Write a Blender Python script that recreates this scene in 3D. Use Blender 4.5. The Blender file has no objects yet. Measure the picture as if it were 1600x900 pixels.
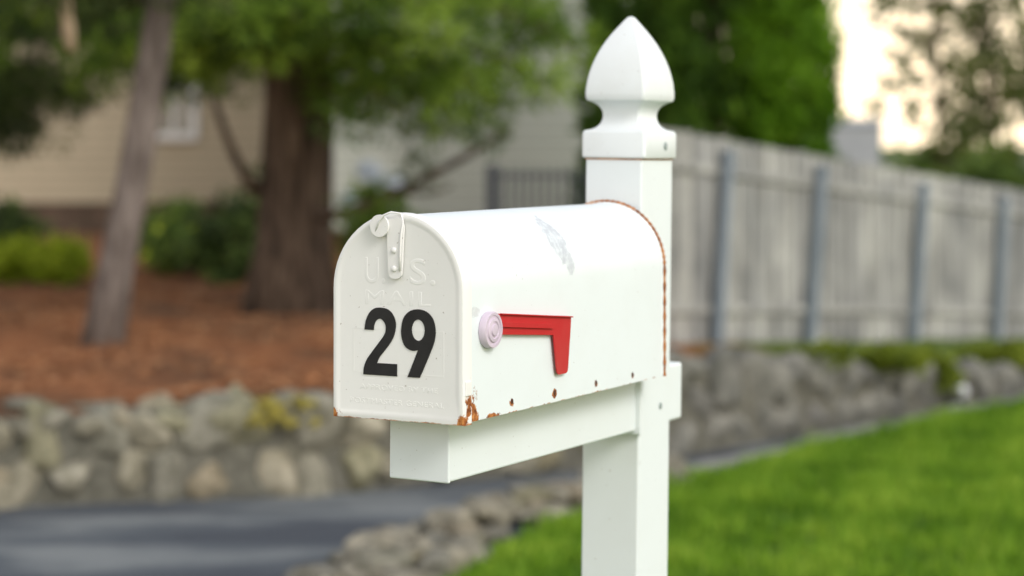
import bpy, bmesh, math, random
import numpy as np
from mathutils import Vector, Matrix
from mathutils.geometry import tessellate_polygon
random.seed(7)
RNG = np.random.default_rng(11)
scene = bpy.context.scene
col = scene.collection

# ------------------------------------------------------------------ helpers
def link(o, parent=None):
    col.objects.link(o)
    if parent is not None:
        o.parent = parent
    return o

def tag(o, label=None, category=None, kind=None, group=None):
    if label: o["label"] = label
    if category: o["category"] = category
    if kind: o["kind"] = kind
    if group: o["group"] = group
    return o

def mesh_obj(name, verts, faces, mat=None, parent=None, smooth=False, bevel=0, tint=None, seg=2, loc=None):
    me = bpy.data.meshes.new(name)
    me.from_pydata([tuple(v) for v in verts], [], [tuple(f) for f in faces])
    me.update()
    if smooth:
        me.polygons.foreach_set("use_smooth", [True]*len(me.polygons))
    if tint is not None:
        a = me.attributes.new("tint", 'FLOAT', 'POINT')
        a.data.foreach_set("value", np.asarray(tint, dtype=np.float32))
    o = bpy.data.objects.new(name, me)
    if loc is not None: o.location = loc
    link(o, parent)
    if mat: me.materials.append(mat)
    if bevel:
        b = o.modifiers.new("bevel", 'BEVEL'); b.width = bevel; b.segments = seg; b.limit_method = 'ANGLE'; b.angle_limit = math.radians(35)
    return o

def fix_normals(o):
    bm = bmesh.new(); bm.from_mesh(o.data)
    bmesh.ops.recalc_face_normals(bm, faces=bm.faces)
    bm.to_mesh(o.data); bm.free()
    return o

def quads_mesh(name, V, mat, tint, parent=None):
    """V: (n,4,3) array of quads"""
    n = V.shape[0]
    me = bpy.data.meshes.new(name)
    me.vertices.add(n*4); me.vertices.foreach_set("co", V.reshape(-1).astype(np.float32))
    me.loops.add(n*4); me.loops.foreach_set("vertex_index", np.arange(n*4, dtype=np.int32))
    me.polygons.add(n); me.polygons.foreach_set("loop_start", np.arange(0, n*4, 4, dtype=np.int32))
    me.update(calc_edges=True); me.validate()
    a = me.attributes.new("tint", 'FLOAT', 'POINT')
    a.data.foreach_set("value", np.repeat(tint, 4).astype(np.float32))
    o = bpy.data.objects.new(name, me); link(o, parent); me.materials.append(mat)
    return o

def leaf_quads(centers, radii, per, length, width, mode="leaf", flat=0.7, ctw=0.6):
    centers = np.asarray(centers, float); radii = np.asarray(radii, float)
    n = len(centers)*per
    c = np.repeat(centers, per, axis=0); r = np.repeat(radii, per)
    d = RNG.normal(size=(n,3)); d /= np.linalg.norm(d, axis=1)[:,None]
    rad = RNG.random(n)**0.45
    off = d*(rad*r)[:,None]; off[:,2] *= flat
    p = c+off
    dr = RNG.normal(size=(n,3))
    if mode == "needle":
        dr = dr*0.5 + d
    if mode == "spray":
        dr = dr*0.45 + d*0.6; dr[:,2] += 0.9
    dr /= np.linalg.norm(dr, axis=1)[:,None]
    s = np.cross(dr, RNG.normal(size=(n,3))); s /= np.linalg.norm(s, axis=1)[:,None]
    L = length*(0.6+0.8*RNG.random(n)); W = width*(0.6+0.8*RNG.random(n))
    V = np.stack([p, p+dr*(L*0.5)[:,None]+s*(W*0.5)[:,None], p+dr*L[:,None], p+dr*(L*0.5)[:,None]-s*(W*0.5)[:,None]], axis=1)
    ct = np.repeat(RNG.random(len(centers)), per)
    t = np.clip(ctw*ct+(1-ctw)*RNG.random(n), 0, 1)
    return V, t

class Acc:
    def __init__(s): s.v=[]; s.f=[]; s.t=[]
    def add(s, v, f, tint=0.5):
        k=len(s.v); s.v += [tuple(x) for x in v]; s.f += [tuple(i+k for i in g) for g in f]; s.t += [tint]*len(v)

def tube(path, radii, seg=12, rough=0.0):
    path=[Vector(p) for p in path]; V=[];F=[]
    n=len(path)
    ph=random.random()*10
    for i,p in enumerate(path):
        t=(path[min(i+1,n-1)]-path[max(i-1,0)]).normalized()
        a=t.cross(Vector((0,1,0.13))).normalized(); b=t.cross(a).normalized()
        for j in range(seg):
            an=2*math.pi*j/seg
            r=radii[i]*(1+rough*(math.sin(an*3+ph+i*0.7)+0.6*math.sin(an*5-ph*2+i*1.3)))
            V.append(p+a*math.cos(an)*r+b*math.sin(an)*r)
    for i in range(n-1):
        for j in range(seg):
            k=(j+1)%seg
            F.append((i*seg+j,i*seg+k,(i+1)*seg+k,(i+1)*seg+j))
    F.append(tuple(range(seg))[::-1]); F.append(tuple((n-1)*seg+j for j in range(seg)))
    return V,F

def box(x0,x1,y0,y1,z0,z1):
    V=[(x0,y0,z0),(x1,y0,z0),(x1,y1,z0),(x0,y1,z0),(x0,y0,z1),(x1,y0,z1),(x1,y1,z1),(x0,y1,z1)]
    F=[(3,2,1,0),(4,5,6,7),(0,1,5,4),(1,2,6,5),(2,3,7,6),(3,0,4,7)]
    return V,F

def catmull(pts, closed=True, sub=8):
    out=[]; n=len(pts)
    for i in range(n if closed else n-1):
        p0=pts[(i-1)%n]; p1=pts[i]; p2=pts[(i+1)%n]; p3=pts[(i+2)%n]
        P0,P1,P2,P3=[Vector(q[:2]) for q in (p0,p1,p2,p3)]
        if len(p1)>2 and len(p2)>2:
            out.append(P1); continue
        m1=(P2-P0)*0.5; m2=(P3-P1)*0.5
        if len(p1)>2: m1=(P2-P1)
        if len(p2)>2: m2=(P2-P1)
        for s in range(sub):
            t=s/sub
            out.append(P1*(2*t**3-3*t**2+1)+m1*(t**3-2*t**2+t)+P2*(-2*t**3+3*t**2)+m2*(t**3-t**2))
    return out

def extrude_poly(loops, fn, d0, d1):
    tri=tessellate_polygon([[Vector((p[0],p[1],0)) for p in lp] for lp in loops])
    flat=[p for lp in loops for p in lp]; n=len(flat)
    V=[fn(p[0],p[1],d0) for p in flat]+[fn(p[0],p[1],d1) for p in flat]
    F=[tuple(t) for t in tri]+[tuple(i+n for i in reversed(t)) for t in tri]
    k=0
    for lp in loops:
        m=len(lp)
        for i in range(m):
            a=k+i; b=k+(i+1)%m
            F.append((a,b,b+n,a+n))
        k+=m
    return V,F

# ------------------------------------------------------------------ materials
def new_mat(name):
    m=bpy.data.materials.new(name); m.use_nodes=True
    nt=m.node_tree; nt.nodes.clear()
    out=nt.nodes.new("ShaderNodeOutputMaterial")
    bs=nt.nodes.new("ShaderNodeBsdfPrincipled")
    nt.links.new(bs.outputs[0], out.inputs[0])
    return m,nt,bs,out

def N(nt, typ, **kw):
    n=nt.nodes.new(typ)
    for k,v in kw.items():
        if k.startswith("i_"): n.inputs[k[2:].replace("_"," ")].default_value=v
        else: setattr(n,k,v)
    return n

def math_n(nt, op, a, b=None, clamp=False):
    n=nt.nodes.new("ShaderNodeMath"); n.operation=op; n.use_clamp=clamp
    for i,x in enumerate((a,b)):
        if x is None: continue
        if isinstance(x,(int,float)): n.inputs[i].default_value=x
        else: nt.links.new(x,n.inputs[i])
    return n.outputs[0]

def mixc(nt, fac, a, b):
    n=nt.nodes.new("ShaderNodeMix"); n.data_type='RGBA'
    for idx,x in ((0,fac),(6,a),(7,b)):
        if isinstance(x,(int,float)): n.inputs[idx].default_value=x
        elif isinstance(x,(tuple,list)): n.inputs[idx].default_value=(*x[:3],1)
        else: nt.links.new(x,n.inputs[idx])
    return n.outputs[2]

def noise_n(nt, scale, detail=4, rough=0.55, coord=None, out="Fac", stretch=None):
    if coord is None:
        coord=nt.nodes.new("ShaderNodeTexCoord").outputs["Object"]
    if stretch:
        mp=nt.nodes.new("ShaderNodeMapping"); mp.inputs["Scale"].default_value=stretch
        nt.links.new(coord,mp.inputs[0]); coord=mp.outputs[0]
    n=N(nt,"ShaderNodeTexNoise"); n.inputs["Scale"].default_value=scale; n.inputs["Detail"].default_value=detail; n.inputs["Roughness"].default_value=rough
    nt.links.new(coord,n.inputs["Vector"])
    return n.outputs[out]

def ramp(nt, fac, stops):
    r=nt.nodes.new("ShaderNodeValToRGB")
    e=r.color_ramp.elements
    e[0].position=stops[0][0]; e[0].color=(*stops[0][1],1)
    e[1].position=stops[-1][0]; e[1].color=(*stops[-1][1],1)
    for p,c in stops[1:-1]:
        q=e.new(p); q.color=(*c,1)
    nt.links.new(fac,r.inputs[0]); return r.outputs[0]

def bump(nt, h, bs, strength=0.3, dist=0.01):
    b=nt.nodes.new("ShaderNodeBump"); b.inputs["Strength"].default_value=strength; b.inputs["Distance"].default_value=dist
    nt.links.new(h,b.inputs["Height"]); nt.links.new(b.outputs[0],bs.inputs["Normal"])

def noise_mat(name, stops, scale=5, rough=0.9, bstr=0.3, bdist=0.02, stretch=None, detail=6, bscale=None, tint=None, spec=0.3, blotch=None):
    m,nt,bs,out=new_mat(name)
    f=noise_n(nt,scale,detail,0.6,stretch=stretch)
    c=ramp(nt,f,stops)
    mults=[]
    if tint:
        a=N(nt,"ShaderNodeAttribute",attribute_name="tint")
        mults.append(ramp(nt,a.outputs["Fac"],tint))
    if blotch:
        mults.append(ramp(nt,noise_n(nt,blotch[0],4,0.6),blotch[1]))
    for c2 in mults:
        mx=nt.nodes.new("ShaderNodeMix"); mx.data_type='RGBA'; mx.blend_type='MULTIPLY'; mx.inputs[0].default_value=1
        nt.links.new(c,mx.inputs[6]); nt.links.new(c2,mx.inputs[7]); c=mx.outputs[2]
    nt.links.new(c,bs.inputs["Base Color"])
    bs.inputs["Roughness"].default_value=rough
    bs.inputs["Specular IOR Level"].default_value=spec
    if bstr:
        h=noise_n(nt,bscale or scale*3,8,0.65,stretch=stretch)
        bump(nt,h,bs,bstr,bdist)
    return m

def leaf_mat(name, stops, trans=0.35, rough=0.6):
    m,nt,bs,out=new_mat(name)
    a=N(nt,"ShaderNodeAttribute",attribute_name="tint")
    c=ramp(nt,a.outputs["Fac"],stops)
    nt.links.new(c,bs.inputs["Base Color"]); bs.inputs["Roughness"].default_value=rough; bs.inputs["Specular IOR Level"].default_value=0.25
    tr=N(nt,"ShaderNodeBsdfTranslucent"); nt.links.new(c,tr.inputs[0])
    mx=N(nt,"ShaderNodeMixShader"); mx.inputs[0].default_value=trans
    nt.links.new(bs.outputs[0],mx.inputs[1]); nt.links.new(tr.outputs[0],mx.inputs[2]); nt.links.new(mx.outputs[0],out.inputs[0])
    return m

RUST_STOPS=[(0.32,(0.05,0.016,0.008)),(0.48,(0.30,0.09,0.022)),(0.64,(0.62,0.27,0.08))]
def painted(name, base=(0.8,0.8,0.79), rough=0.5, spots=(), edge=None, scuffs=(), dirt=0.06):
    m,nt,bs,out=new_mat(name)
    tc=nt.nodes.new("ShaderNodeTexCoord").outputs["Object"]
    big=noise_n(nt,14,5,0.6,coord=tc)
    c=mixc(nt, math_n(nt,'MULTIPLY',ramp(nt,big,[(0.45,(0,0,0)),(0.75,(1,1,1))]),dirt), base, (0.42,0.38,0.3))
    sp=noise_n(nt,230,2,0.5,coord=tc)
    spm=ramp(nt,sp,[(0.735,(0,0,0)),(0.76,(1,1,1))])
    c=mixc(nt, math_n(nt,'MULTIPLY',spm,0.55), c, (0.25,0.2,0.16))
    fine=noise_n(nt,110,6,0.7,coord=tc)
    mid=noise_n(nt,38,5,0.7,coord=tc)
    rmid=noise_n(nt,70,5,0.65,coord=tc)
    total=None
    for (cen,rad,sc) in spots:
        mp=nt.nodes.new("ShaderNodeMapping"); mp.inputs["Location"].default_value=[-cen[i]*sc[i] for i in range(3)]; mp.inputs["Scale"].default_value=sc
        nt.links.new(tc,mp.inputs[0])
        ln=nt.nodes.new("ShaderNodeVectorMath"); ln.operation='LENGTH'; nt.links.new(mp.outputs[0],ln.inputs[0])
        d=math_n(nt,'SUBTRACT',rad,ln.outputs["Value"])
        d=math_n(nt,'DIVIDE',d,rad)
        d=math_n(nt,'ADD',d,math_n(nt,'MULTIPLY',math_n(nt,'SUBTRACT',rmid,0.52),3.0))
        mk=math_n(nt,'MULTIPLY',d,5,True)
        total=mk if total is None else math_n(nt,'MAXIMUM',total,mk)
    if edge:
        for (axis,thr,sign,amp) in edge:
            sx=nt.nodes.new("ShaderNodeSeparateXYZ"); nt.links.new(tc,sx.inputs[0])
            v=sx.outputs[axis]
            d=math_n(nt,'SUBTRACT',thr,v) if sign<0 else math_n(nt,'SUBTRACT',v,thr)
            d=math_n(nt,'ADD',d,math_n(nt,'MULTIPLY',math_n(nt,'SUBTRACT',mid,0.52),amp))
            mk=math_n(nt,'MULTIPLY',d,900,True)
            total=mk if total is None else math_n(nt,'MAXIMUM',total,mk)
    for (cen,rad,sc,colr) in scuffs:
        mp=nt.nodes.new("ShaderNodeMapping"); mp.inputs["Location"].default_value=[-cen[i]*sc[i] for i in range(3)]; mp.inputs["Scale"].default_value=sc
        nt.links.new(tc,mp.inputs[0])
        ln=nt.nodes.new("ShaderNodeVectorMath"); ln.operation='LENGTH'; nt.links.new(mp.outputs[0],ln.inputs[0])
        d=math_n(nt,'DIVIDE',math_n(nt,'SUBTRACT',rad,ln.outputs["Value"]),rad)
        d=math_n(nt,'ADD',d,math_n(nt,'MULTIPLY',math_n(nt,'SUBTRACT',mid,0.52),2.4))
        fm=math_n(nt,'MULTIPLY',d,12,True)
        fm=math_n(nt,'MULTIPLY',fm,ramp(nt,fine,[(0.4,(0.35,)*3),(0.55,(1,1,1))]))
        c=mixc(nt,math_n(nt,'MULTIPLY',fm,0.75),c,colr)
    if total is not None:
        rc=ramp(nt,fine,RUST_STOPS)
        c=mixc(nt,total,c,rc)
        r=nt.nodes.new("ShaderNodeMapRange"); nt.links.new(total,r.inputs[0]); r.inputs[3].default_value=rough; r.inputs[4].default_value=0.85
        nt.links.new(r.outputs[0],bs.inputs["Roughness"])
    else:
        bs.inputs["Roughness"].default_value=rough
    nt.links.new(c,bs.inputs["Base Color"])
    bs.inputs["Specular IOR Level"].default_value=0.3
    bump(nt,noise_n(nt,22,3,0.5,coord=tc),bs,0.06,0.004)
    return m

SC=(1,1,1)
M_body=painted("white_box_paint", base=(0.765,0.82,0.845), spots=[((0.0825,0.021,0.003),0.019,(0.6,0.9,0.7)),((0.0825,0.116,0.0105),0.0058,SC),((0.0825,0.221,0.009),0.0058,SC),((0.0825,0.333,0.0095),0.0058,SC),((0.0825,0.4386,0.009),0.0052,SC),((0.0825,0.07,0.0),0.0045,(1,0.22,1))],
    edge=[(2,0.0006,-1,0.010)],
    scuffs=[((0.070,0.252,0.195),0.026,(0.7,1.2,0.8),(0.45,0.48,0.53)),((0.078,0.264,0.163),0.016,(0.7,1.3,0.7),(0.48,0.51,0.56)),((0.0825,0.03,0.12),0.008,(0.5,0.6,1.3),(0.6,0.62,0.64))])
M_door=painted("white_door_paint", base=(0.835,0.835,0.825), spots=[((0.083,0.004,0.003),0.010,SC),((-0.082,0.004,0.0),0.010,SC),((0.084,0.012,0.02),0.008,(1,1,0.5))], edge=[(2,-0.0003,-1,0.007)], dirt=0.07)
M_vinyl=painted("white_vinyl", base=(0.775,0.825,0.845), rough=0.5, dirt=0.05)
M_finial=painted("white_finial_paint", base=(0.78,0.82,0.835), rough=0.5, dirt=0.12, edge=None)
M_latch=painted("latch_paint", base=(0.83,0.825,0.815), rough=0.4)
M_disc=noise_mat("pale_pivot_plastic",[(0.3,(0.56,0.47,0.58)),(0.7,(0.66,0.57,0.67))],20,0.4,0.05,0.002,spec=0.5)
M_rust=noise_mat("rust",[(0.3,(0.12,0.035,0.012)),(0.5,(0.38,0.135,0.035)),(0.65,(0.56,0.25,0.09)),(0.8,(0.7,0.58,0.48))],60,0.9,0.6,0.004)
M_dark=noise_mat("dark_rust_hole",[(0.3,(0.02,0.012,0.01)),(0.7,(0.12,0.05,0.03))],200,0.8,0.3,0.001)
M_black=noise_mat("black_vinyl_numeral",[(0.3,(0.012,0.012,0.013)),(0.7,(0.022,0.022,0.023))],40,0.5,0.05,0.001,spec=0.3)
M_red=painted("red_flag_paint", base=(0.50,0.010,0.016), rough=0.5, dirt=0.08)
M_screw=noise_mat("screw_metal",[(0.3,(0.2,0.25,0.25)),(0.7,(0.4,0.45,0.45))],60,0.5,0.1,0.001)

# ------------------------------------------------------------------ mailbox
ROT=math.radians(-28.5)
mailbox=bpy.data.objects.new("mailbox",None); mailbox.empty_display_size=0.1
mailbox.location=(-0.128,2.27,1.0745); mailbox.rotation_euler=(0,0,ROT); link(mailbox)
tag(mailbox,"white metal arched mailbox numbered 29 with rusty edges on post arm","mailbox")
W=0.165; H=0.2265; R=W/2
def arch(off=0.0, n=28, zb=0.0):
    pts=[]
    hs=H-R
    for k in range(6): pts.append((R+off, zb+(hs-zb)*k/6))
    for k in range(n+1):
        a=math.pi*k/n; pts.append(((R+off)*math.cos(a), hs+(R+off)*math.sin(a)))
    for k in range(6): pts.append((-(R+off), hs-(hs-zb)*(k+1)/6))
    return pts
def loft(rings):
    V=[];F=[]; m=len(rings[0][1])
    for y,pts in rings:
        for (x,z) in pts: V.append((x,y,z))
    for i in range(len(rings)-1):
        for j in range(m):
            k=(j+1)%m
            F.append((i*m+j,i*m+k,(i+1)*m+k,(i+1)*m+j))
    F.append(tuple(range(m))); F.append(tuple((len(rings)-1)*m+j for j in range(m))[::-1])
    return V,F
V,F=loft([(0.006,arch(0)),(0.27,arch(0.0003)),(0.528,arch(0)),(0.531,arch(0.0022)),(0.540,arch(0.0022)),(0.5415,arch(0.0))])
body=mesh_obj("body",V,F,M_body,mailbox,smooth=True); fix_normals(body)
body.data.set_sharp_from_angle(angle=math.radians(35))
pth=[(x,0.5325,z) for (x,z) in arch(0.0022)]
pp=[]; rr=[]
for i in range(len(pth)-1):
    for s in range(4):
        t=s/4; pp.append(tuple(pth[i][q]*(1-t)+pth[i+1][q]*t for q in range(3))); rr.append(0.0025*(1+0.25*math.sin(len(pp)*1.9)))
V=[];F=[];seg=8
for i,p in enumerate(pp):
    q=Vector(pp[min(i+1,len(pp)-1)])-Vector(pp[max(i-1,0)]); q.normalize()
    s1=Vector((0,1,0)); s2=q.cross(s1).normalized()
    for j in range(seg):
        an=2*math.pi*j/seg; V.append(Vector(p)+s1*math.cos(an)*rr[i]*0.9+s2*math.sin(an)*rr[i])
for i in range(len(pp)-1):
    for j in range(seg):
        k=(j+1)%seg; F.append((i*seg+j,i*seg+k,(i+1)*seg+k,(i+1)*seg+j))
seam=mesh_obj("seam",V,F,M_rust,mailbox,smooth=True); seam["label"]="rusty crimped seam round the closed end"
# door
V,F=loft([(0.019,arch(0.0006,zb=-0.001)),(0.019,arch(0.0026,zb=-0.002)),(0.004,arch(0.0026,zb=-0.002)),(0.0010,arch(0.0014,zb=-0.0015)),(0.0003,arch(-0.0010,zb=0.001)),(0.0004,arch(-0.0036,zb=0.004)),(0.0012,arch(-0.0058,zb=0.006)),(0.0016,arch(-0.0090,zb=0.009))])
door=mesh_obj("door",V,F,M_door,mailbox,smooth=True); fix_normals(door); door.data.set_sharp_from_angle(angle=math.radians(40))
FY=0.0016
for sx in (-1,1):
    Vb,Fb=box(sx*0.0852-0.0012,sx*0.0852+0.0012,0.004,0.016,0.03,0.046)
    mesh_obj("hinge",Vb,Fb,M_latch,door,bevel=0.0008)
# numerals
two=[(0.02,.665,1),(.045,.80),(.11,.92),(.20,.985),(.31,1.0),(.43,.98),(.52,.91),(.57,.80),(.57,.70),(.54,.59),(.47,.475),(.375,.365),(.29,.27),(.24,.18,1),(.595,.18,1),(.595,0,1),(0,0,1),(.01,.10),(.06,.22),(.15,.335),(.265,.47),(.36,.585),(.395,.67),(.385,.765),(.31,.835),(.235,.81),(.195,.74),(.185,.665,1)]
nine_o=[(.3,1.0),(.45,.965),(.555,.86),(.595,.70),(.575,.54),(.51,.38),(.41,.17),(.325,0,1),(.115,0,1),(.205,.20),(.295,.40,1),(.19,.39),(.08,.44),(.02,.55),(.005,.69),(.045,.86),(.15,.965)]
nine_i=[(.3+.112*math.cos(t),.695+.155*math.sin(t)) for t in np.linspace(0,2*math.pi,24,endpoint=False)]
def glyph(name,loops,s0,z0,h,wd):
    fn=lambda u,v,d:(s0+u/0.6*wd, d, z0+v*h)
    V,F=extrude_poly(loops,fn,FY-0.0009,FY+0.0002)
    o=mesh_obj(name,V,F,M_black,door); fix_normals(o); return o
g=glyph("numeral",[catmull(two)],-0.0442,0.0478,0.0755,0.0446); g["label"]="black adhesive numeral 2"
g=glyph("numeral",[catmull(nine_o),nine_i],0.0050,0.0478,0.0755,0.0450); g["label"]="black adhesive numeral 9"
def emboss(txt,s0,s1,z0,z1,dep=0.0006):
    cu=bpy.data.curves.new("t",'FONT'); cu.body=txt; cu.extrude=0.02; cu.space_character=1.1; cu.bevel_depth=0.03; cu.bevel_resolution=2; cu.offset=-0.02
    ob=bpy.data.objects.new("t",cu); col.objects.link(ob)
    bpy.context.view_layer.update()
    dg=bpy.context.evaluated_depsgraph_get()
    me=bpy.data.meshes.new_from_object(ob.evaluated_get(dg))
    bpy.data.objects.remove(ob)
    co=np.array([v.co[:] for v in me.vertices]); mn=co.min(0); mx=co.max(0)
    for v in me.vertices:
        u=(v.co.x-mn[0])/(mx[0]-mn[0]); w=(v.co.y-mn[1])/(mx[1]-mn[1]); d=(v.co.z-mn[2])/(mx[2]-mn[2])
        v.co=(s0+(s1-s0)*u, FY+0.0003-dep*d, z0+(z1-z0)*w)
    me.name="lettering"; me.materials.clear(); me.materials.append(M_door)
    me.polygons.foreach_set("use_smooth",[True]*len(me.polygons))
    o=bpy.data.objects.new("lettering",me); link(o,door); o["label"]="embossed white lettering "+txt
    return o
emboss("U.",-0.0425,-0.016,0.150,0.179,0.00052)
emboss("S.",0.0165,0.049,0.150,0.179,0.00052)
emboss("MAIL",-0.042,0.043,0.1265,0.1425,0.00044)
emboss("APPROVED BY THE",-0.049,0.052,0.0315,0.0372,0.00050)
emboss("POSTMASTER GENERAL",-0.062,0.060,0.0155,0.0215,0.00050)
def rect_loop(x0,x1,z0,z1): return [(x0,z0),(x1,z0),(x1,z1),(x0,z1)]
V,F=extrude_poly([rect_loop(-0.058,0.060,0.050,0.100),rect_loop(-0.0570,0.0590,0.0510,0.0990)],lambda u,v,d:(u,d,v),FY-0.0002,FY+0.0003)
pf=mesh_obj("panel_ridge",V,F,M_door,door); fix_normals(pf)
def rounded(points,r,seg=5):
    out=[];n=len(points)
    for i,p in enumerate(points):
        P=Vector(p);A=Vector(points[i-1]);B=Vector(points[(i+1)%n])
        a=(A-P).normalized();b=(B-P).normalized()
        rr=r[i] if isinstance(r,(list,tuple)) else r
        p1=P+a*rr;p2=P+b*rr
        for s in range(seg+1):
            t=s/seg; out.append(p1*(1-t)**2+P*2*t*(1-t)+p2*t*t)
    return out
latch=bpy.data.objects.new("latch",None); link(latch,mailbox)
strap=rounded([(-0.0115,0.2215),(-0.0088,0.156),(0.0078,0.156),(0.0112,0.217),(0.006,0.2245)],[0.003,0.0078,0.0078,0.006,0.003])
V,F=extrude_poly([strap],lambda u,v,d:(u,d,v),-0.0028,-0.0000)
o=mesh_obj("strap",V,F,M_latch,latch,bevel=0.0009,seg=3); fix_normals(o)
disc=[(-0.0190+0.0120*math.cos(t),0.2145+0.0125*math.sin(t)) for t in np.linspace(0,2*math.pi,28,endpoint=False)]
V,F=extrude_poly([disc],lambda u,v,d:(u,d,v),-0.0064,-0.0032)
o=mesh_obj("catch_tab",V,F,M_latch,latch,bevel=0.001,seg=3); fix_normals(o)
pa=[(-0.024,-0.0052,0.208),(-0.019,-0.0072,0.219),(-0.012,-0.0078,0.2265),(-0.004,-0.005,0.2300),(0.006,-0.0006,0.2285),(0.0095,-0.0016,0.220),(0.0080,-0.0036,0.205),(0.0070,-0.0038,0.185),(0.0062,-0.0034,0.165)]
V,F=tube(pa,[0.0012]*9,8); o=mesh_obj("latch_wire",V,F,M_latch,latch,smooth=True); fix_normals(o)
def dome(name,c,r,ax,mat,parent,hgt=0.5):
    V=[];F=[];rg=5;sg=18
    for i in range(rg):
        ph=math.pi/2*i/rg
        for j in range(sg):
            t=2*math.pi*j/sg; u=r*math.cos(ph)*math.cos(t); v=r*math.cos(ph)*math.sin(t); d=r*hgt*math.sin(ph)
            V.append((c[0]+u,c[1]-d,c[2]+v) if ax=='y' else (c[0]+d,c[1]+u,c[2]+v))
    V.append((c[0],c[1]-r*hgt,c[2]) if ax=='y' else (c[0]+r*hgt,c[1],c[2]))
    for i in range(rg-1):
        for j in range(sg):
            k=(j+1)%sg; F.append((i*sg+j,i*sg+k,(i+1)*sg+k,(i+1)*sg+j))
    for j in range(sg): F.append(((rg-1)*sg+j,(rg-1)*sg+(j+1)%sg,rg*sg))
    F.append(tuple(range(sg)))
    o=mesh_obj(name,V,F,mat,parent,smooth=True); fix_normals(o); return o
dome("rivet",(-0.0015,-0.0028,0.1875),0.0036,'y',M_latch,latch,0.7)
dome("rivet",(-0.0012,-0.0028,0.1670),0.0036,'y',M_latch,latch,0.7)
for t,z in ((0.116,0.0125),(0.221,0.011),(0.333,0.0115),(0.4386,0.011)):
    dome("rusty_screw",(0.0824,t,z),0.0033,'x',M_dark,mailbox,0.35)
# flag
flag=bpy.data.objects.new("flag",None); link(flag,mailbox)
fl=rounded([(.070,.1160),(.2545,.0995),(.2535,.088),(.2455,.0325),(.2185,.0325),(.2085,.0805),(.070,.0925)],[0.002,0.0015,0.004,0.006,0.006,0.002,0.002])
V,F=extrude_poly([fl],lambda u,v,d:(d,u,v),0.0865,0.0882)
o=mesh_obj("flag_plate",V,F,M_red,flag,bevel=0.0005); fix_normals(o)
rb=rounded([(.078,.1060),(.2050,.0940),(.2050,.0885),(.078,.1005)],0.0015)
V,F=extrude_poly([rb],lambda u,v,d:(d,u,v),0.0880,0.0910)
o=mesh_obj("flag_rib",V,F,M_red,flag,bevel=0.0007); fix_normals(o)
lip=[(.078,.1157),(.2542,.0994),(.2542,.0979),(.078,.1142)]
V,F=extrude_poly([lip],lambda u,v,d:(d,u,v),0.0880,0.0912); o=mesh_obj("flag_lip",V,F,M_red,flag,bevel=0.0003); fix_normals(o)
prof=[(0.0205,0.0830),(0.0205,0.0895),(0.0195,0.0915),(0.0165,0.0914),(0.0158,0.0903),(0.0140,0.0904),(0.0130,0.0922),(0.0098,0.0926),(0.0088,0.0914),(0.0072,0.0915),(0.0062,0.0932),(0.0030,0.0936)]
V=[];F=[];sg=40
for r,x in prof:
    for j in range(sg):
        t=2*math.pi*j/sg; V.append((x,0.0585+r*math.cos(t),0.0985+r*math.sin(t)))
for i in range(len(prof)-1):
    for j in range(sg):
        k=(j+1)%sg; F.append((i*sg+j,i*sg+k,(i+1)*sg+k,(i+1)*sg+j))
F.append(tuple((len(prof)-1)*sg+j for j in range(sg))); F.append(tuple(range(sg)))
o=mesh_obj("pivot_knob",V,F,M_disc,flag,smooth=True); fix_normals(o); o.data.set_sharp_from_angle(angle=math.radians(50))

# ------------------------------------------------------------------ post
post=bpy.data.objects.new("mailbox_post",None)
cx=-0.128+(-0.002)*0.8788+0.593*0.4772; cy=2.27+0.002*0.4772+0.593*0.8788
lean=math.radians(0.65)
post.matrix_world=Matrix.Translation((cx-0.0085,cy,0.0))@Matrix.Rotation(lean,4,'Y')@Matrix.Rotation(ROT,4,'Z')
link(post); tag(post,"white square vinyl post with gothic finial and arm, on lawn","mailbox post")
hx,hy=0.042,0.050
V,F=box(-hx,hx,-hy,hy,0.0,1.365); mesh_obj("shaft",V,F,M_vinyl,post,bevel=0.003,seg=3)
V,F=box(-0.0365,0.0398,0.0437-0.593,-hy+0.0005,0.9985,1.073); mesh_obj("arm",V,F,M_vinyl,post,bevel=0.0025,seg=3)
V,F=box(-0.0365,0.0398,hy-0.0005,0.689-0.593,0.9985,1.077); mesh_obj("arm",V,F,M_vinyl,post,bevel=0.004,seg=3)
V,F=box(-0.0375,0.0408,0.0425-0.593,0.0475-0.593,0.9975,1.0725); mesh_obj("arm_cap",V,F,M_vinyl,post,bevel=0.002,seg=3)
V,F=box(-0.0448,0.0478,-hy-0.008,-hy-0.001,0.993,1.074); mesh_obj("bracket",V,F,M_vinyl,post,bevel=0.002)
dome("screw",(hx+0.0002,0.018,1.024),0.0048,'x',M_screw,post,0.3)
def sqring(h,rad,n=5,ax=0.945,ay=1.055):
    pts=[]
    for q,(sx,sy) in enumerate(((1,1),(-1,1),(-1,-1),(1,-1))):
        for k in range(n+1):
            a=math.pi/2*q+math.pi/2*k/n
            pts.append(((sx*(h-rad)+rad*math.cos(a))*ax,(sy*(h-rad)+rad*math.sin(a))*ay))
    return pts
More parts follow.
